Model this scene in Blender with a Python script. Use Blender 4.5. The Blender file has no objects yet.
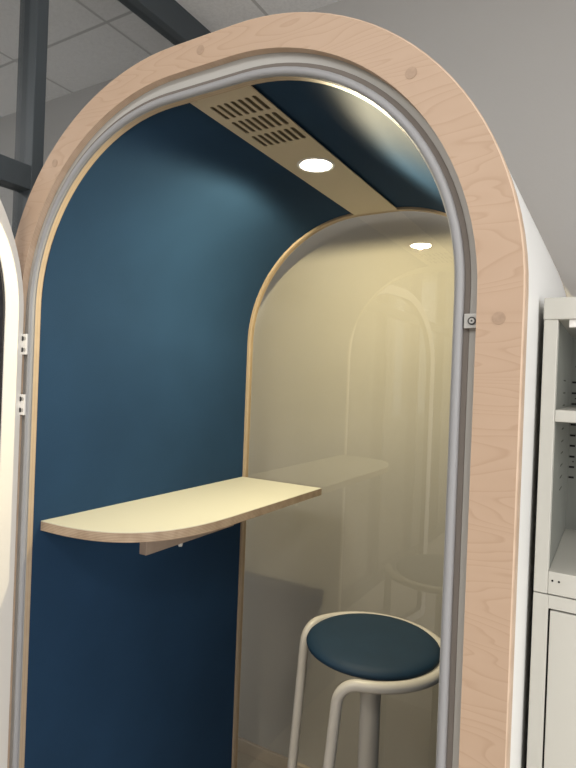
import bpy, bmesh, math, random
from mathutils import Vector, Matrix
random.seed(4)
D = bpy.data
COL = bpy.context.scene.collection
PI = math.pi

# ------------------------------------------------------------------ materials
def new_mat(name):
    m = D.materials.new(name); m.use_nodes = True
    nt = m.node_tree
    b = nt.nodes['Principled BSDF']
    return m, nt, b

def plain(name, col, rough=.5, spec=.5, metal=0., noise=0., nscale=40., bump=0., bscale=200., sheen=0., coat=0.):
    m, nt, b = new_mat(name)
    b.inputs['Base Color'].default_value = (*col, 1)
    b.inputs['Roughness'].default_value = rough
    b.inputs['Specular IOR Level'].default_value = spec
    b.inputs['Metallic'].default_value = metal
    b.inputs['Sheen Weight'].default_value = sheen
    b.inputs['Coat Weight'].default_value = coat
    tc = nt.nodes.new('ShaderNodeTexCoord')
    if noise:
        n = nt.nodes.new('ShaderNodeTexNoise'); n.inputs['Scale'].default_value = nscale
        n.inputs['Detail'].default_value = 6
        nt.links.new(tc.outputs['Object'], n.inputs['Vector'])
        r = nt.nodes.new('ShaderNodeValToRGB')
        r.color_ramp.elements[0].position = .3; r.color_ramp.elements[1].position = .7
        r.color_ramp.elements[0].color = (*[c*(1-noise) for c in col], 1)
        r.color_ramp.elements[1].color = (*[min(1, c*(1+noise)) for c in col], 1)
        nt.links.new(n.outputs['Fac'], r.inputs['Fac']); nt.links.new(r.outputs['Color'], b.inputs['Base Color'])
    if bump:
        n2 = nt.nodes.new('ShaderNodeTexNoise'); n2.inputs['Scale'].default_value = bscale
        n2.inputs['Detail'].default_value = 3
        nt.links.new(tc.outputs['Object'], n2.inputs['Vector'])
        bp = nt.nodes.new('ShaderNodeBump'); bp.inputs['Strength'].default_value = bump
        bp.inputs['Distance'].default_value = .002
        nt.links.new(n2.outputs['Fac'], bp.inputs['Height']); nt.links.new(bp.outputs['Normal'], b.inputs['Normal'])
    return m

def wood_face(name, c0, c1, c2):
    """birch veneer: cathedral contour grain running across the frame"""
    m, nt, b = new_mat(name)
    tc = nt.nodes.new('ShaderNodeTexCoord')
    mp = nt.nodes.new('ShaderNodeMapping'); mp.inputs['Scale'].default_value = (1.3, 1.3, 8.)
    nt.links.new(tc.outputs['Object'], mp.inputs['Vector'])
    n = nt.nodes.new('ShaderNodeTexNoise'); n.inputs['Scale'].default_value = 1.3; n.inputs['Detail'].default_value = 2.5
    n.inputs['Roughness'].default_value = .45; n.inputs['Distortion'].default_value = .25
    nt.links.new(mp.outputs['Vector'], n.inputs['Vector'])
    k = nt.nodes.new('ShaderNodeMath'); k.operation = 'MULTIPLY'; k.inputs[1].default_value = 26.
    nt.links.new(n.outputs['Fac'], k.inputs[0])
    fr = nt.nodes.new('ShaderNodeMath'); fr.operation = 'FRACT'; nt.links.new(k.outputs[0], fr.inputs[0])
    r = nt.nodes.new('ShaderNodeValToRGB')
    e = r.color_ramp.elements
    e[0].position = 0.; e[0].color = (*c0, 1)
    e[1].position = .75; e[1].color = (*c1, 1)
    x = e.new(.93); x.color = (*c2, 1)
    x = e.new(1.0); x.color = (*c0, 1)
    nt.links.new(fr.outputs[0], r.inputs['Fac'])
    # soft blotches
    n2 = nt.nodes.new('ShaderNodeTexNoise'); n2.inputs['Scale'].default_value = 5; n2.inputs['Detail'].default_value = 4
    nt.links.new(tc.outputs['Object'], n2.inputs['Vector'])
    mx = nt.nodes.new('ShaderNodeMix'); mx.data_type = 'RGBA'; mx.blend_type = 'MULTIPLY'; mx.inputs[0].default_value = .35
    r2 = nt.nodes.new('ShaderNodeValToRGB'); r2.color_ramp.elements[0].color = (.86, .84, .82, 1); r2.color_ramp.elements[1].color = (1.12, 1.1, 1.08, 1)
    nt.links.new(n2.outputs['Fac'], r2.inputs['Fac'])
    nt.links.new(r.outputs['Color'], mx.inputs[6]); nt.links.new(r2.outputs['Color'], mx.inputs[7])
    nt.links.new(mx.outputs[2], b.inputs['Base Color'])
    b.inputs['Roughness'].default_value = .5; b.inputs['Specular IOR Level'].default_value = .35
    return m

def ply_edge(name, ca, cb, axis, period):
    """stacked plies showing on a cut edge"""
    m, nt, b = new_mat(name)
    tc = nt.nodes.new('ShaderNodeTexCoord'); sx = nt.nodes.new('ShaderNodeSeparateXYZ')
    nt.links.new(tc.outputs['Object'], sx.inputs[0])
    k = nt.nodes.new('ShaderNodeMath'); k.operation = 'MULTIPLY'; k.inputs[1].default_value = 2*PI/period
    nt.links.new(sx.outputs['XYZ'.index(axis)], k.inputs[0])
    s = nt.nodes.new('ShaderNodeMath'); s.operation = 'SINE'; nt.links.new(k.outputs[0], s.inputs[0])
    n = nt.nodes.new('ShaderNodeTexNoise'); n.inputs['Scale'].default_value = 30; n.inputs['Detail'].default_value = 5
    nt.links.new(tc.outputs['Object'], n.inputs['Vector'])
    a = nt.nodes.new('ShaderNodeMath'); a.operation = 'MULTIPLY_ADD'; a.inputs[1].default_value = .25
    nt.links.new(s.outputs[0], a.inputs[0]); nt.links.new(n.outputs['Fac'], a.inputs[2])
    r = nt.nodes.new('ShaderNodeValToRGB')
    r.color_ramp.elements[0].position = .25; r.color_ramp.elements[0].color = (*ca, 1)
    r.color_ramp.elements[1].position = .75; r.color_ramp.elements[1].color = (*cb, 1)
    nt.links.new(a.outputs[0], r.inputs['Fac']); nt.links.new(r.outputs['Color'], b.inputs['Base Color'])
    b.inputs['Roughness'].default_value = .6; b.inputs['Specular IOR Level'].default_value = .25
    return m

def emit(name, col, s):
    m = D.materials.new(name); m.use_nodes = True; nt = m.node_tree; nt.nodes.clear()
    o = nt.nodes.new('ShaderNodeOutputMaterial'); e = nt.nodes.new('ShaderNodeEmission')
    e.inputs[0].default_value = (*col, 1); e.inputs[1].default_value = s
    nt.links.new(e.outputs[0], o.inputs[0]); return m

def thin_glass(name, tint, refl=.08, rough=0.0):
    """architectural pane: see-through with Fresnel mirror on top"""
    m = D.materials.new(name); m.use_nodes = True; nt = m.node_tree; nt.nodes.clear()
    o = nt.nodes.new('ShaderNodeOutputMaterial')
    t = nt.nodes.new('ShaderNodeBsdfTransparent'); t.inputs[0].default_value = (*tint, 1)
    g = nt.nodes.new('ShaderNodeBsdfGlossy'); g.inputs['Roughness'].default_value = rough
    ge = nt.nodes.new('ShaderNodeNewGeometry')
    dt = nt.nodes.new('ShaderNodeVectorMath'); dt.operation = 'DOT_PRODUCT'
    nt.links.new(ge.outputs['Normal'], dt.inputs[0]); nt.links.new(ge.outputs['Incoming'], dt.inputs[1])
    ab = nt.nodes.new('ShaderNodeMath'); ab.operation = 'ABSOLUTE'; nt.links.new(dt.outputs['Value'], ab.inputs[0])
    om = nt.nodes.new('ShaderNodeMath'); om.operation = 'SUBTRACT'; om.inputs[0].default_value = 1.; nt.links.new(ab.outputs[0], om.inputs[1])
    pw = nt.nodes.new('ShaderNodeMath'); pw.operation = 'POWER'; pw.inputs[1].default_value = 5.; nt.links.new(om.outputs[0], pw.inputs[0])
    k = nt.nodes.new('ShaderNodeMath'); k.operation = 'MULTIPLY_ADD'; k.use_clamp = True     # Schlick, both faces of the pane
    k.inputs[1].default_value = .92; k.inputs[2].default_value = refl
    nt.links.new(pw.outputs[0], k.inputs[0])
    mx = nt.nodes.new('ShaderNodeMixShader')
    nt.links.new(k.outputs[0], mx.inputs[0])
    nt.links.new(t.outputs[0], mx.inputs[1]); nt.links.new(g.outputs[0], mx.inputs[2])
    nt.links.new(mx.outputs[0], o.inputs[0]); return m

def tile_mat(name, col, line, x0, y0, per, w):
    """mineral-fibre ceiling tiles with a T-bar grid"""
    m, nt, b = new_mat(name)
    tc = nt.nodes.new('ShaderNodeTexCoord'); sx = nt.nodes.new('ShaderNodeSeparateXYZ')
    nt.links.new(tc.outputs['Object'], sx.inputs[0])
    outs = []
    for ax, o in ((0, x0), (1, y0)):
        s = nt.nodes.new('ShaderNodeMath'); s.operation = 'SUBTRACT'; s.inputs[1].default_value = o - 60*per
        nt.links.new(sx.outputs[ax], s.inputs[0])
        d = nt.nodes.new('ShaderNodeMath'); d.operation = 'PINGPONG'; d.inputs[1].default_value = per/2
        nt.links.new(s.outputs[0], d.inputs[0])
        l = nt.nodes.new('ShaderNodeMath'); l.operation = 'LESS_THAN'; l.inputs[1].default_value = w/2
        nt.links.new(d.outputs[0], l.inputs[0]); outs.append(l)
    mxm = nt.nodes.new('ShaderNodeMath'); mxm.operation = 'MAXIMUM'
    nt.links.new(outs[0].outputs[0], mxm.inputs[0]); nt.links.new(outs[1].outputs[0], mxm.inputs[1])
    n = nt.nodes.new('ShaderNodeTexNoise'); n.inputs['Scale'].default_value = 90; n.inputs['Detail'].default_value = 5
    nt.links.new(tc.outputs['Object'], n.inputs['Vector'])
    r = nt.nodes.new('ShaderNodeValToRGB')
    r.color_ramp.elements[0].position = .35; r.color_ramp.elements[0].color = (*[c*.92 for c in col], 1)
    r.color_ramp.elements[1].position = .6; r.color_ramp.elements[1].color = (*col, 1)
    nt.links.new(n.outputs['Fac'], r.inputs['Fac'])
    mx = nt.nodes.new('ShaderNodeMix'); mx.data_type = 'RGBA'
    nt.links.new(mxm.outputs[0], mx.inputs[0]); nt.links.new(r.outputs['Color'], mx.inputs[6])
    mx.inputs[7].default_value = (*line, 1)
    nt.links.new(mx.outputs[2], b.inputs['Base Color'])
    b.inputs['Roughness'].default_value = .9; b.inputs['Specular IOR Level'].default_value = .1
    return m

M = {}
M['birch'] = wood_face('birch veneer', (.46, .33, .238), (.448, .319, .228), (.412, .286, .20))
M['edge'] = ply_edge('birch plywood edge', (.46, .33, .235), (.60, .455, .345), 'Y', .0032)
M['edge_z'] = ply_edge('birch plywood table edge', (.27, .19, .125), (.46, .35, .25), 'Z', .0035)
M['strip'] = ply_edge('oiled plywood strip', (.40, .305, .21), (.46, .355, .25), 'Y', .006)
M['plug'] = plain('wood plug', (.37, .26, .185), .5, .3, noise=.12, nscale=120)
M['felt'] = plain('blue felt', (.016, .043, .088), .85, .12, noise=.10, nscale=3.0, bump=.25, bscale=600)
M['shell'] = plain('white lacquered shell', (.88, .88, .865), .35, .5)
M['rebate'] = plain('grey seal', (.40, .39, .37), .55, .4)
M['gasket'] = plain('pale grey rubber gasket', (.29, .29, .30), .5, .4)
M['groove'] = plain('dark groove', (.16, .14, .125), .7, .3)
M['doorwhite'] = plain('cream lacquer', (.80, .765, .715), .45, .4)
M['black'] = plain('black seal', (.015, .013, .018), .5, .4)
M['steel'] = plain('brushed steel', (.45, .44, .42), .4, .5, metal=.6)
M['screw'] = plain('dark screw', (.06, .06, .06), .4, .5, metal=.6)
M['panel'] = plain('beige metal panel', (.52, .43, .31), .45, .4)
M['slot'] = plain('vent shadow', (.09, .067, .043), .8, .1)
M['laminate'] = plain('cream laminate', (.56, .54, .44), .45, .4)
M['bracket'] = plain('beech bracket', (.42, .32, .25), .55, .3, noise=.1, nscale=20)
M['white'] = plain('white plastic', (.75, .73, .70), .4, .4)
M['glass'] = thin_glass('booth glass', (.90, .885, .82), .085)
M['pglass'] = thin_glass('partition glass', (.89, .90, .905), .05)
M['wall'] = plain('painted wall', (.46, .445, .43), .75, .2, bump=.12, bscale=120)
M['tile'] = tile_mat('ceiling tile', (.78, .77, .765), (.50, .49, .485), -1.153, .763, .607, .014)
M['floor'] = plain('vinyl floor', (.42, .37, .31), .45, .4, noise=.12, nscale=6)
M['carpet'] = plain('booth carpet', (.24, .20, .16), .9, .1, bump=.4, bscale=400)
M['base'] = plain('baseboard paint', (.50, .43, .36), .5, .3)
M['alu'] = plain('anthracite aluminium', (.050, .060, .068), .5, .4)
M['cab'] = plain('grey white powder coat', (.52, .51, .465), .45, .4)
M['cabin'] = plain('grey white powder coat inside', (.19, .195, .175), .5, .3)  # darker copy of the cabinet coat, interior shade put into the colour
M['hole'] = plain('dark slot', (.012, .012, .012), .8, .1)
M['hole2'] = plain('faint slot', (.10, .10, .09), .8, .1)
M['tube'] = plain('cream powder coat', (.45, .42, .37), .4, .5)
M['seat'] = plain('dark teal vinyl', (.009, .027, .050), .6, .22, noise=.06, nscale=15)
M['lamp'] = emit('lamp lens', (1., .93, .74), 30.)
M['panel_light'] = emit('ceiling light panel', (1., .98, .94), 3.)

# ------------------------------------------------------------------ mesh helpers
def obj(name, bm, mats, parent=None, smooth=None):
    me = D.meshes.new(name)
    bmesh.ops.recalc_face_normals(bm, faces=bm.faces[:])
    bm.to_mesh(me); bm.free()
    if not isinstance(mats, (list, tuple)): mats = [mats]
    for m in mats: me.materials.append(m)
    if smooth is not None:
        me.polygons.foreach_set('use_smooth', [True]*len(me.polygons))
        me.set_sharp_from_angle(angle=math.radians(smooth))
    o = D.objects.new(name, me); COL.objects.link(o)
    if parent: o.parent = parent
    return o

def tag(o, label=None, cat=None, group=None, kind=None):
    if label: o['label'] = label
    if cat: o['category'] = cat
    if group: o['group'] = group
    if kind: o['kind'] = kind
    return o

def empty(name, loc=(0, 0, 0)):
    o = D.objects.new(name, None); COL.objects.link(o); o.location = loc; o.empty_display_size = .1
    return o

def child_at(o, parent):
    """parent while leaving world coordinates as modelled"""
    o.parent = parent
    o.matrix_parent_inverse = parent_world(parent).inverted()
    return o

def parent_world(p):
    return Matrix.Translation(p.location) @ p.rotation_euler.to_matrix().to_4x4() if p.parent is None else parent_world(p.parent) @ p.matrix_parent_inverse @ Matrix.Translation(p.location) @ p.rotation_euler.to_matrix().to_4x4()

def part(name, bm, mats, parent, smooth=None):
    return child_at(obj(name, bm, mats, None, smooth), parent)

def box(bm, x0, x1, y0, y1, z0, z1, mi=0, bevel=0., seg=2):
    r = bmesh.ops.create_cube(bm, size=1.)
    vs = r['verts']
    for v in vs:
        v.co = Vector(((x0+x1)/2 + v.co.x*(x1-x0), (y0+y1)/2 + v.co.y*(y1-y0), (z0+z1)/2 + v.co.z*(z1-z0)))
    fs = {f for v in vs for f in v.link_faces}
    for f in fs: f.material_index = mi
    if bevel:
        es = list({e for v in vs for e in v.link_edges})
        g = bmesh.ops.bevel(bm, geom=es, offset=bevel, segments=seg, affect='EDGES', profile=.5)
        for f in g['faces']: f.material_index = mi
    return vs

def nb(*a, **k):
    bm = bmesh.new(); box(bm, *a, **k); return bm

def arch(hw, H, R, z0=0., n=28):
    """open polyline (x,z): right foot, up the right side, over the top, down to left foot"""
    side = [z0 + (H-R-z0)*t/6 for t in range(6)]
    p = [(hw, z) for z in side]
    p += [(hw-R+R*math.cos(PI/2*k/n), H-R+R*math.sin(PI/2*k/n)) for k in range(n+1)]
    return p + [(-x, z) for x, z in p[::-1]]

def arch_ring(bm, pout, pin, y0, y1, mi_face=0, mi_in=0, mi_out=0, closed=False, cap=True):
    """solid ring between two arch polylines of equal length, y0..y1"""
    n = len(pout)
    V = [[bm.verts.new((p[0], y, p[1])) for p in pl] for pl, y in ((pout, y0), (pin, y0), (pout, y1), (pin, y1))]
    def q(a, b, c, d, mi):
        f = bm.faces.new((a, b, c, d)); f.material_index = mi
    rng = range(n if closed else n-1)
    for i in rng:
        j = (i+1) % n
        q(V[0][i], V[0][j], V[1][j], V[1][i], mi_face)
        q(V[2][i], V[3][i], V[3][j], V[2][j], mi_face)
        q(V[0][i], V[2][i], V[2][j], V[0][j], mi_out)
        q(V[1][i], V[1][j], V[3][j], V[3][i], mi_in)
    if not closed and cap:
        for i in (0, n-1): q(V[0][i], V[1][i], V[3][i], V[2][i], mi_face)

def loop_ring(hw, H, R, z0, n=28):
    """closed outline with small lower corners (door leaf)"""
    r = .03
    p = [(hw-r+r*math.cos(a), z0+r+r*math.sin(a)) for a in [-PI/2+PI/2*k/4 for k in range(5)]]
    p += [(hw, z0+r+(H-R-z0-r)*t/6) for t in range(1, 6)]
    p += [(hw-R+R*math.cos(PI/2*k/n), H-R+R*math.sin(PI/2*k/n)) for k in range(n+1)]
    return p + [(-x, z) for x, z in p[::-1]]

def tube(bm, pts, r, seg=14, closed=False, cap=True, mi=0):
    n = len(pts); pts = [Vector(p) for p in pts]; rings = []
    T = []
    for i in range(n):
        a = pts[i-1] if (i > 0 or closed) else pts[i]
        b = pts[(i+1) % n] if (i < n-1 or closed) else pts[i]
        T.append((b-a).normalized())
    up = Vector((0, 0, 1)) if abs(T[0].z) < .9 else Vector((1, 0, 0))
    N = (up - T[0]*up.dot(T[0])).normalized()
    for i in range(n):
        N = (N - T[i]*N.dot(T[i])).normalized(); B = T[i].cross(N)
        rings.append([bm.verts.new(pts[i] + (N*math.cos(2*PI*k/seg) + B*math.sin(2*PI*k/seg))*r) for k in range(seg)])
    for i in range(n if closed else n-1):
        j = (i+1) % n
        for k in range(seg):
            f = bm.faces.new((rings[i][k], rings[i][(k+1) % seg], rings[j][(k+1) % seg], rings[j][k])); f.material_index = mi
    if not closed and cap:
        bm.faces.new(rings[0][::-1]).material_index = mi; bm.faces.new(rings[-1]).material_index = mi

def lathe(bm, prof, cx, cy, seg=48, mi=0):
    rings = []
    for r, z in prof:
        if r < 1e-6: rings.append([bm.verts.new((cx, cy, z))])
        else: rings.append([bm.verts.new((cx+r*math.cos(2*PI*k/seg), cy+r*math.sin(2*PI*k/seg), z)) for k in range(seg)])
    for a, b in zip(rings, rings[1:]):
        for k in range(seg):
            l = (k+1) % seg
            vs = [a[0], b[k], b[l]] if len(a) == 1 else ([a[k], b[0], a[l]] if len(b) == 1 else [a[k], b[k], b[l], a[l]])
            bm.faces.new(vs).material_index = mi

def disc_y(bm, x, z, y0, y1, r, seg=24, mi=0):
    """short cylinder with its axis along y"""
    a = [bm.verts.new((x+r*math.cos(2*PI*k/seg), y0, z+r*math.sin(2*PI*k/seg))) for k in range(seg)]
    b = [bm.verts.new((x+r*math.cos(2*PI*k/seg), y1, z+r*math.sin(2*PI*k/seg))) for k in range(seg)]
    bm.faces.new(a).material_index = mi; bm.faces.new(b[::-1]).material_index = mi
    for k in range(seg):
        bm.faces.new((a[k], a[(k+1) % seg], b[(k+1) % seg], b[k])).material_index = mi

def plate_with_holes(outer, holes, z0, z1):
    """flat plate in XY with punched holes, returned as a bmesh"""
    cu = D.curves.new('tmp', 'CURVE'); cu.dimensions = '2D'; cu.fill_mode = 'BOTH'; cu.extrude = (z1-z0)/2
    for pl in [outer] + holes:
        s = cu.splines.new('POLY'); s.points.add(len(pl)-1); s.use_cyclic_u = True
        for p, c in zip(s.points, pl): p.co = (c[0], c[1], 0, 1)
    o = D.objects.new('tmp', cu); COL.objects.link(o)
    dg = bpy.context.evaluated_depsgraph_get(); dg.update()
    me = D.meshes.new_from_object(o.evaluated_get(dg))
    bm = bmesh.new(); bm.from_mesh(me)
    bmesh.ops.remove_doubles(bm, verts=bm.verts[:], dist=1e-6)
    for v in bm.verts: v.co.z += (z0+z1)/2
    D.objects.remove(o); D.curves.remove(cu); D.meshes.remove(me)
    return bm

# ------------------------------------------------------------------ the room
CEIL = 2.93; YW = 1.08
XL, XR, YF = -4.2, 3.2, -4.0
def struct(name, bm, m, smooth=None):
    return tag(obj(name, bm, m, None, smooth), kind='structure')
struct('floor', nb(XL, XR, YF, YW, -.1, 0), M['floor'])
struct('ceiling', nb(XL, XR, YF, YW, CEIL, CEIL+.1), M['tile'])
struct('wall_back', nb(XL-.1, XR+.1, YW, YW+.12, -.1, CEIL+.1), M['wall'])

def fill_window_wall(side, x, sgn, num, WY0, WY1, WZ0, WZ1, power):
    """side wall with one wide window and the daylight that comes through it"""
    bm = bmesh.new()
    x0, x1 = sorted((x, x+.12*sgn))
    box(bm, x0, x1, YF, WY0, -.1, CEIL+.1); box(bm, x0, x1, WY1, YW, -.1, CEIL+.1)
    box(bm, x0, x1, WY0, WY1, -.1, WZ0); box(bm, x0, x1, WY0, WY1, WZ1, CEIL+.1)
    struct('wall_'+side, bm, M['wall'])
    xc = x+.06*sgn
    e = tag(empty('window_%d' % num, (xc, (WY0+WY1)/2, WZ0)), kind='structure')  # unseen window, added to carry the fill light
    bm = bmesh.new()
    for y in (WY0, (WY0+WY1)/2-.025, WY1-.05): box(bm, xc-.03, xc+.03, y, y+.05, WZ0, WZ1)
    for z in (WZ0, WZ1-.05): box(bm, xc-.03, xc+.03, WY0, WY1, z, z+.05)
    part('window_frame', bm, M['white'], e)
    part('pane', nb(xc-.003, xc+.003, WY0, WY1, WZ0, WZ1), M['pglass'], e)
    L = D.lights.new('window_daylight', 'AREA'); L.shape = 'RECTANGLE'; L.size = WZ1-WZ0-.1; L.size_y = WY1-WY0-.1; L.energy = power; L.color = (1., .985, .96)  # added fill light
    o = D.objects.new('window_daylight', L); COL.objects.link(o); o.location = (x+.02*sgn, (WY0+WY1)/2, (WZ0+WZ1)/2); o.rotation_euler = (0, PI/2*sgn, 0)
fill_window_wall('right', XR, 1, 4, -3.3, -.7, .9, 2.5, 85)  # added to brighten shell, door and front
fill_window_wall('left', XL, -1, 5, -2.2, .6, .9, 2.5, 11)  # added to brighten the ceiling behind the partition
struct('baseboard_back', nb(XL, XR, YW-.014, YW, 0, .05, bevel=.003), M['base'])
# front wall with two tall window openings (they mirror in the booth glass)
wins = [(-1.74, -1.56, 1.10, 2.70), (-1.45, -1.18, 1.15, 2.80)]
bm = bmesh.new()
xs = [XL-.1, wins[0][0], wins[0][1], wins[1][0], wins[1][1], XR+.1]
for i in range(5):
    if i in (1, 3):
        w = wins[i//2]
        box(bm, xs[i], xs[i+1], YF-.12, YF, -.1, w[2]); box(bm, xs[i], xs[i+1], YF-.12, YF, w[3], CEIL+.1)
    else:
        box(bm, xs[i], xs[i+1], YF-.12, YF, -.1, CEIL+.1)
struct('wall_front', bm, M['wall'])
for k, w in enumerate(wins):
    e = tag(empty('window_%d' % (k+2), ((w[0]+w[1])/2, YF-.06, w[2])), kind='structure')
    bm = bmesh.new(); t = .03
    box(bm, w[0], w[1], YF-.09, YF-.03, w[2], w[2]+t); box(bm, w[0], w[1], YF-.09, YF-.03, w[3]-t, w[3])
    box(bm, w[0], w[0]+t, YF-.09, YF-.03, w[2]+t, w[3]-t); box(bm, w[1]-t, w[1], YF-.09, YF-.03, w[2]+t, w[3]-t)
    part('window_frame', bm, M['white'], e)
    part('pane', nb(w[0]+t, w[1]-t, YF-.063, YF-.057, w[2]+t, w[3]-t), M['pglass'], e)

# glazed partition with dark aluminium frame, left of the booth
PX_ = -.81
e = tag(empty('window_1', (PX_-.03, -1., 0)), kind='structure')
part('top_rail', nb(PX_-.065, PX_, YF+.01, YW, CEIL-.115, CEIL, bevel=.002), M['alu'], e)
part('bottom_rail', nb(PX_-.065, PX_, YF+.01, YW-.015, 0, .09, bevel=.002), M['alu'], e)
part('transom', nb(PX_-.062, PX_-.002, YF+.01, YW, 2.030, 2.100, bevel=.002), M['alu'], e)
for y in (-3.0, -2.2, -1.4, -.585, .218):
    part('mullion', nb(PX_-.085, PX_+.001, y, y+.038, .09, CEIL-.115, bevel=.002), M['alu'], e)
part('pane', nb(PX_-.036, PX_-.030, YF+.01, YW, .09, CEIL-.115), M['pglass'], e)

# unseen ceiling light panels, added to light both sides of the partition
for k, (lx, ly, lw) in enumerate([(-.25, -1.66, 22), (1.57, -1.66, 22), (-.25, -3.1, 20), (-2.6, -.8, 13), (-2.6, -2.6, 12)]):
    fx = tag(empty('ceiling_light', (lx, ly, CEIL)), kind='structure')
    bm = bmesh.new()
    for a in ((-.30, .30, -.30, -.285), (-.30, .30, .285, .30), (-.30, -.285, -.285, .285), (.285, .30, -.285, .285)):
        box(bm, lx+a[0], lx+a[1], ly+a[2], ly+a[3], CEIL-.012, CEIL)
    part('light_frame', bm, M['white'], fx)
    part('diffuser', nb(lx-.285, lx+.285, ly-.285, ly+.285, CEIL-.006, CEIL), M['panel_light'], fx)
    L = D.lights.new('panel_lamp', 'AREA'); L.shape = 'SQUARE'; L.size = .56; L.energy = lw; L.color = (1., .975, .94)
    o = D.objects.new('panel_lamp', L); COL.objects.link(o); o.location = (lx, ly, CEIL-.02)

# ------------------------------------------------------------------ the booth
BY = .908                       # back of the booth
booth = empty('phone_booth', (0, .45, 0))
tag(booth, 'arch-shaped office phone booth with birch plywood front, blue felt lining and cream side shelf', 'phone booth')
Z0 = .0
# plywood front ring
NOTCH = 1.625
po = arch(.5786, 2.1333, .504, Z0); pi_ = arch(.516, 2.0767, .448, Z0)
bm = bmesh.new()
c = .0025
po_c = arch(.5786-c, 2.1333-c, .504-c, Z0)
arch_ring(bm, po_c, pi_, 0, .030, 0, 1, 1)
# chamfer lip around the outside
V0 = [bm.verts.new((p[0], 0, p[1])) for p in po_c]; V1 = [bm.verts.new((p[0], c, p[1])) for p in po]; V2 = [bm.verts.new((p[0], .030, p[1])) for p in po]
for i in range(len(po)-1):
    bm.faces.new((V0[i], V0[i+1], V1[i+1], V1[i])).material_index = 1
    bm.faces.new((V1[i], V1[i+1], V2[i+1], V2[i])).material_index = 1
front = part('front_frame', bm, [M['birch'], M['edge']], booth, 40)
for x, z in ((0, 2.106), (.408, 1.963), (-.408, 1.963), (.546, 1.594), (.546, .9), (-.546, .9), (.546, .25), (-.546, .25)):
    bm = bmesh.new(); disc_y(bm, x, z, -.0006, .004, .0090)
    part('wood_plug', bm, M['plug'], front)
# white shell
bm = bmesh.new()
arch_ring(bm, arch(.5775, 2.1322, .503, Z0), arch(.556, 2.111, .482, Z0), .030, BY-.018)
part('outer_shell', bm, M['shell'], booth, 40)
# rear plywood ring
bm = bmesh.new()
arch_ring(bm, arch(.578, 2.133, .504, Z0), arch(.474, 2.054, .423, Z0), BY-.016, BY, 0, 1, 1)
part('rear_frame', bm, [M['strip'], M['strip']], booth, 40)
bm = bmesh.new()
arch_ring(bm, arch(.4795, 2.0588, .4282, Z0), arch(.4715, 2.0515, .4205, Z0), BY-.028, BY-.016, 0, 0, 0)
part('glazing_bead', bm, M['strip'], booth, 40)
# rebate behind the plywood, with groove and round gasket
bm = bmesh.new()
arch_ring(bm, arch(.545, 2.100, .47, Z0), arch(.4800, 2.0320, .392, Z0), .016, .030, 0, 1, 1)
part('rebate', bm, [M['rebate'], M['strip']], booth, 40)
bm = bmesh.new()
arch_ring(bm, arch(.5035, 2.0540, .414, Z0), arch(.495, 2.0455, .4055, Z0), .0145, .018)
part('seal_groove', bm, M['groove'], booth, 40)
bm = bmesh.new()
tube(bm, [(x, .013, z) for x, z in arch(.4885, 2.0390, .399, Z0+.002)], .0072, 12)
part('gasket', bm, M['gasket'], booth, 40)
# blue felt lining: side walls and vault in one sheet of thickness 10 mm
bm = bmesh.new()
arch_ring(bm, arch(.500, 2.0793, .4437, Z0), arch(.4795, 2.0593, .4287, Z0), .0302, BY-.018)
part('felt_lining', bm, M['felt'], booth, 40)
# booth floor
part('booth_floor', nb(-.479, .479, .035, BY-.03, .0, .02), M['carpet'], booth)
# back glass
bm = bmesh.new()
pg = arch(.4735, 2.0535, .4225, .0)
for y in (BY-.013, BY-.007):
    vs = [bm.verts.new((x, y, z)) for x, z in pg]; bm.faces.new(vs)
# single optical surface: keep only the inner face plane
bmesh.ops.delete(bm, geom=[f for f in bm.faces if f.calc_center_median().y > BY-.010], context='FACES')
bmesh.ops.delete(bm, geom=[v for v in bm.verts if not v.link_faces], context='VERTS')
part('glass_back', bm, M['glass'], booth)
# ceiling strip with ventilation slots
def capsule(cx, y0, y1, r, n=6):
    p = [(cx + r*math.cos(a), y1 - r + r*math.sin(a)) for a in [PI*k/n for k in range(n+1)]]
    return p + [(cx + r*math.cos(a), y0 + r + r*math.sin(a)) for a in [PI+PI*k/n for k in range(n+1)]]
s = .0735
holes = []
for y0, y1 in ((.092, .154), (.166, .228), (.242, .304)):
    for k in range(7): holes.append(capsule(-.0455 + k*.01715, y0, y1, .0052))
bm = plate_with_holes([(-s, .036), (s, .036), (s, BY-.03), (-s, BY-.03)], holes, 2.0505, 2.0530)
vent = part('ceiling_panel', bm, M['panel'], booth)
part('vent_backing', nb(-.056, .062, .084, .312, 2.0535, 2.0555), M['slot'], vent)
for x in (-.062, .062):
    for y in (.062,):
        bm = bmesh.new(); lathe(bm, [(0, 2.0500), (.0045, 2.0500), (.0048, 2.0508)], x, y, 14)
        part('panel_screw', bm, M['panel'], vent, 40)
# downlight
LX, LY = .008, .452
dl = None
bm = bmesh.new()
lathe(bm, [(.0400, 2.0490), (.0440, 2.0475), (.0480, 2.0490), (.0485, 2.0505), (.0400, 2.0505), (.0400, 2.0490)], LX, LY, 48)
dl = part('downlight', bm, M['white'], booth, 40)
bm = bmesh.new(); lathe(bm, [(0, 2.0496), (.0402, 2.0496)], LX, LY, 48)
part('lamp_lens', bm, M['lamp'], dl)
for kind, power, z in (('SPOT', 26., 2.041), ('AREA', 6.0, 2.046)):      # narrow core and soft lens of the same downlight
    L = D.lights.new('booth_lamp', kind); L.energy = power; L.color = (1., .87, .56)
    if kind == 'SPOT':
        L.spot_size = math.radians(178); L.spot_blend = .12; L.shadow_soft_size = .007
    else:
        L.shape = 'DISK'; L.size = .076
    lo = D.objects.new('booth_lamp', L); COL.objects.link(lo); lo.location = (LX, LY, z)

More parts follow.
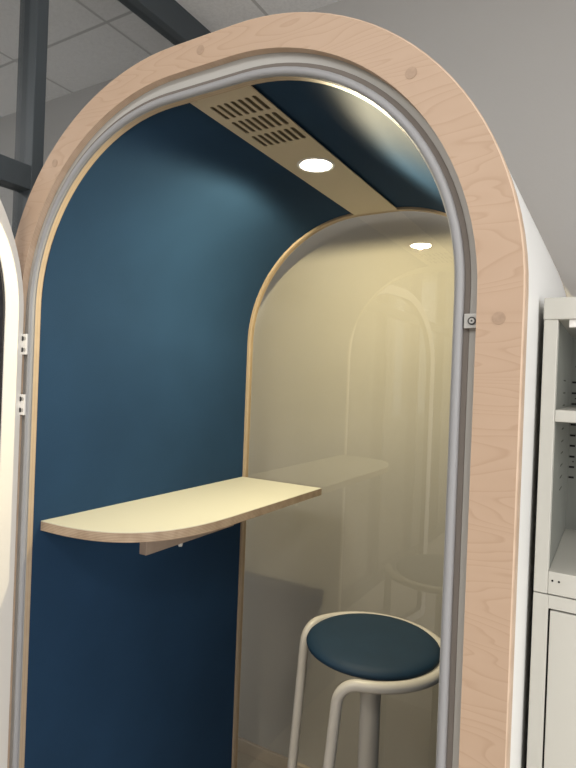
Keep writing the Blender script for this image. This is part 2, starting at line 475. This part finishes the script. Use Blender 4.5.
# worktop fixed to the left side
ZT = 1.144; TH = .0225
def desk_outline(inset=0.):
    a, b, yc, x0 = .325-inset, .370-inset, .42, -.4795
    p = [(x0, yc-b)]
    n = 3.0
    for k in range(1, 33):
        t = PI/2*k/32
        p.append((x0 + a*math.sin(t)**(2/n), yc - b*math.cos(t)**(2/n)))
    return p + [(x0+a, BY-.0285), (x0, BY-.0285)]
def prism(pl, z0, z1, mi=0):
    bm = bmesh.new()
    a = [bm.verts.new((x, y, z0)) for x, y in pl]; b = [bm.verts.new((x, y, z1)) for x, y in pl]
    bm.faces.new(a[::-1]); bm.faces.new(b)
    for i in range(len(pl)):
        j = (i+1) % len(pl); bm.faces.new((a[i], a[j], b[j], b[i]))
    return bm
desk = part('desk_shelf', prism(desk_outline(), ZT-TH, ZT-.0015), M['edge_z'], booth, 30)
part('laminate_top', prism(desk_outline(.0004), ZT-.0015, ZT), M['laminate'], desk)
br = part('bracket', nb(-.4795, -.452, .375, .80, .985, ZT-TH, bevel=.002), M['bracket'], desk)
bm = bmesh.new(); lathe(bm, [(0, .975), (.006, .975), (.007, .980), (.007, .985)], -.460, .53, 16)
part('bracket_screw', bm, M['white'], br, 40)

# latch plate on the right rebate
lx, lz = .5065, 1.592
lp = part('latch_plate', nb(lx-.0095, lx+.0090, .008, .0155, lz-.0105, lz+.0105, bevel=.001), M['steel'], booth)
bm = bmesh.new(); disc_y(bm, lx+.002, lz, .0068, .009, .0058)
r_ = part('latch_bolt', bm, M['screw'], lp)
bm = bmesh.new(); disc_y(bm, lx+.002, lz, .0060, .0075, .0038)
part('latch_bolt_head', bm, M['steel'], lp)
bm = bmesh.new(); disc_y(bm, lx+.002, lz, .0056, .0065, .0014)
part('bolt_socket', bm, M['screw'], lp)

# hinge plates on the left rebate
for zc in (1.560, 1.420):
    hp = part('hinge', nb(-.515, -.489, .002, .0085, zc-.024, zc+.024, bevel=.001), M['white'], booth)
    for dz in (-.013, .013):
        bm = bmesh.new(); disc_y(bm, -.5035, zc+dz, .0010, .003, .0055, 16); part('hinge_screw', bm, M['screw'], hp)
        bm = bmesh.new(); disc_y(bm, -.4955, zc+dz, .0012, .003, .0045, 16); part('hinge_screw', bm, M['steel'], hp)

# the open door leaf: modelled closed in local axes with the hinge edge at the origin, then swung out
DW = .506
ANG = 80.
door = D.objects.new('door', None)
bm = bmesh.new()
po_ = [(x+DW, z) for x, z in loop_ring(DW, 2.066, .440, .03)]
pi2 = [(x+DW, z) for x, z in loop_ring(DW-.050, 2.016, .390, .08)]
bm2 = bmesh.new()
arch_ring(bm2, po_, pi2, -.034, 0., 0, 0, 0, closed=True)
HX, HY = -.506, .004
R = Matrix.Translation((HX, HY, 0)) @ Matrix.Rotation(-math.radians(ANG), 4, 'Z')
def door_part(name, bmx, mats, parent, smooth=None):
    bmesh.ops.transform(bmx, matrix=R, verts=bmx.verts[:])
    return part(name, bmx, mats, parent, smooth)
D.objects.remove(door)
door = door_part('door', bm2, M['doorwhite'], booth, 40)
bm = bmesh.new()
arch_ring(bm, [(x+DW, z) for x, z in loop_ring(DW-.050, 2.016, .390, .08)], [(x+DW, z) for x, z in loop_ring(DW-.055, 2.011, .385, .085)], -.031, -.003, 0, 0, 0, closed=True)
door_part('glazing_seal', bm, M['black'], door, 40)
bm = bmesh.new()
bm.faces.new([bm.verts.new((x+DW, -.017, z)) for x, z in loop_ring(DW-.055, 2.011, .385, .085)])
door_part('glass', bm, M['glass'], door)
bm = bmesh.new(); box(bm, -.003, .0, -.030, -.004, .30, NOTCH-.02, bevel=.0006)
door_part('hinge_profile', bm, M['gasket'], door)

# ------------------------------------------------------------------ bar stool inside the booth
SX, SY, SZ = .172, .552, .853
stool = empty('bar_stool', (SX, SY, .02))
tag(stool, 'cream tubular bar stool with round dark teal seat standing inside the booth', 'stool')
bm = bmesh.new()
r0 = .170
prof = [(0, SZ), (.06, SZ), (.11, SZ-.0008), (.145, SZ-.003), (.160, SZ-.007), (.1675, SZ-.013), (r0, SZ-.018), (.1685, SZ-.023), (.163, SZ-.027), (.150, SZ-.028), (0, SZ-.028)]
lathe(bm, prof, SX, SY, 64)
part('seat', bm, M['seat'], stool, 60)
RR, ZR, TR = .191, SZ-.0285, .0130
bm = bmesh.new()
aA, aB = math.radians(160), math.radians(-74)
pts = []
def ringpt(a): return Vector((SX-.008+RR*math.cos(a), SY-.004+RR*math.sin(a), ZR))
def leg(a, sgn):
    P = ringpt(a); T = Vector((-math.sin(a), math.cos(a), 0))*sgn       # tangent leaving the ring
    out = []
    rb = .05; lean = math.radians(4.8)
    dn = (Vector((0, 0, -1))*math.cos(lean) + T*math.sin(lean)).normalized()
    for k in range(1, 9):
        t = (PI/2-lean)*k/8
        out.append(P + T*(rb*math.sin(t)) + Vector((0, 0, -1))*(rb*(1-math.cos(t))))
    end = out[-1]; Lh = (end.z-.02)/-dn.z
    for k in range(1, 7): out.append(end + dn*(Lh*k/6))
    return out
ra = leg(aA, 1); rb_ = leg(aB, -1)
N = 44
ring = [ringpt(aA + (aB-aA)*k/N) for k in range(N+1)]
tube(bm, ra[::-1] + ring + rb_, TR, 16)
part('tube_frame', bm, M['tube'], stool, 60)
bm = bmesh.new()
lathe(bm, [(0, .020), (.14, .020), (.145, .026), (.14, .032), (.03, .034), (.026, .050), (.026, SZ-.028), (0, SZ-.028)], SX, SY, 40)
part('column', bm, M['tube'], stool, 40)

# ------------------------------------------------------------------ metal storage at the right
CX0, CX1, CYF, CYB = .5865, 1.3865, .152, .482
ZJ, ZTOP = 1.183, 1.6425
up = empty('open_shelf_cabinet', (.9865, .317, ZJ))
tag(up, 'grey white metal open shelf unit with slotted sides, stacked beside the booth', 'shelf unit')
t = .020
sp = part('side_panel', nb(CX0, CX0+t, CYF, CYB, ZJ, ZTOP-.034, bevel=.0014), M['cab'], up)
part('side_liner', nb(CX0+t-.0002, CX0+t+.0006, CYF+.018, CYB-.010, ZJ+.035, ZTOP-.034), M['cabin'], sp)  # thin dark sheet, paints the shade on the inner side face
part('side_panel', nb(CX1-t, CX1, CYF, CYB, ZJ, ZTOP-.034, bevel=.0014), M['cab'], up)
part('top_panel', nb(CX0-.001, CX1+.001, CYF-.002, CYB, ZTOP-.034, ZTOP, bevel=.0018), M['cab'], up)
part('bottom_panel', nb(CX0+t, CX1-t, CYF+.001, CYB, ZJ, ZJ+.035, bevel=.0014), M['cab'], up)
bp = part('back_panel', nb(CX0+t, CX1-t, CYB-.010, CYB, ZJ+.035, ZTOP-.034), M['cabin'], up)  # dark colour stands for the shade inside the unit
part('shelf', nb(CX0+t, CX1-t, CYF+.002, CYB-.010, 1.450, 1.4685, bevel=.0015), M['cab'], up)
for z in (1.517, 1.495, 1.473, 1.431, 1.409, 1.388, 1.366, 1.345, 1.324):
    part('slot', nb(CX0+t+.003, CX0+t+.0125, CYB-.0108, CYB-.0095, z-.0019, z+.0019), M['hole'], bp)
    part('slot', nb(CX0+t-.0005, CX0+t+.0010, CYB-.19, CYB-.15, z-.0012, z+.0012), M['hole2'], sp)
for z in (1.549, 1.484, 1.356):
    bm = bmesh.new(); disc_y(bm, CX0+t+.010, z, CYB-.0106, CYB-.0095, .0022 if z > 1.5 else .0014, 12); part('punched_hole', bm, M['hole'], bp)
part('shelf_clip', nb(CX0+.035, CX0+.070, CYF+.004, CYF+.018, ZTOP-.046, ZTOP-.034, bevel=.001), M['white'], up)
for x in (.6128, .622):
    bm = bmesh.new(); disc_y(bm, x, 1.2045, CYF+.0002, CYF+.003, .0016, 12); part('rivet_hole', bm, M['hole'], up)

lo_ = empty('storage_cabinet', (.9865, .317, 0))
tag(lo_, 'grey white metal cabinet with flat doors beneath the open shelf unit', 'cabinet')
bm = bmesh.new()
ZL = ZJ-.0015
box(bm, CX0, CX0+t+.002, CYF, CYB, .0, ZL, bevel=.0012); box(bm, CX1-t, CX1, CYF, CYB, .0, ZL, bevel=.0012)
box(bm, CX0+t+.002, CX1-t, CYF, CYB, ZL-.020, ZL); box(bm, CX0+t+.002, CX1-t, CYF, CYB, .0, .07)
box(bm, CX0+t+.002, CX1-t, CYB-.012, CYB, .07, ZL-.020)
part('body', bm, M['cab'], lo_)
part('inside_gap', nb(CX0+t+.002, CX1-t, CYF+.010, CYF+.014, .07, ZL-.020), M['hole'], lo_)
xm = (CX0+CX1)/2
dA = part('door', nb(CX0+t+.0048, xm-.0014, CYF-.001, CYF+.012, .073, ZL-.0230, bevel=.0015), M['cab'], lo_)
dB = part('door', nb(xm+.0014, CX1-t-.0028, CYF-.001, CYF+.012, .073, ZL-.0230, bevel=.0015), M['cab'], lo_)
for d, x in ((dA, xm-.05), (dB, xm+.04)):
    part('handle', nb(x, x+.010, CYF-.022, CYF-.001, .75, .90, bevel=.002), M['steel'], d)

# ------------------------------------------------------------------ world and camera
w = D.worlds.new('outdoor_sky'); bpy.context.scene.world = w; w.use_nodes = True
nt = w.node_tree; bg = nt.nodes['Background']; bg.inputs[0].default_value = (.86, .93, 1., 1); bg.inputs[1].default_value = 1.6

cam = D.cameras.new('camera'); co = D.objects.new('camera', cam); COL.objects.link(co)
cam.sensor_fit = 'VERTICAL'; cam.sensor_height = 24.; cam.lens = 560.43/768*24.
cam.clip_start = .02
yaw, pitch, roll = .531307, -.0037145, .03804
F = Vector((-math.sin(yaw)*math.cos(pitch), math.cos(yaw)*math.cos(pitch), math.sin(pitch)))
Rt = Vector((math.cos(yaw), math.sin(yaw), 0)); U = Rt.cross(F)
R2 = Rt*math.cos(roll) + U*math.sin(roll); U2 = -Rt*math.sin(roll) + U*math.cos(roll)
m = Matrix((R2, U2, -F)).transposed().to_4x4()
m.translation = (.6891, -.80538, 1.49591)
co.matrix_world = m
bpy.context.scene.camera = co
vs = bpy.context.scene.view_settings
vs.view_transform = 'Standard'; vs.look = 'None'; vs.exposure = 0.; vs.gamma = 1.
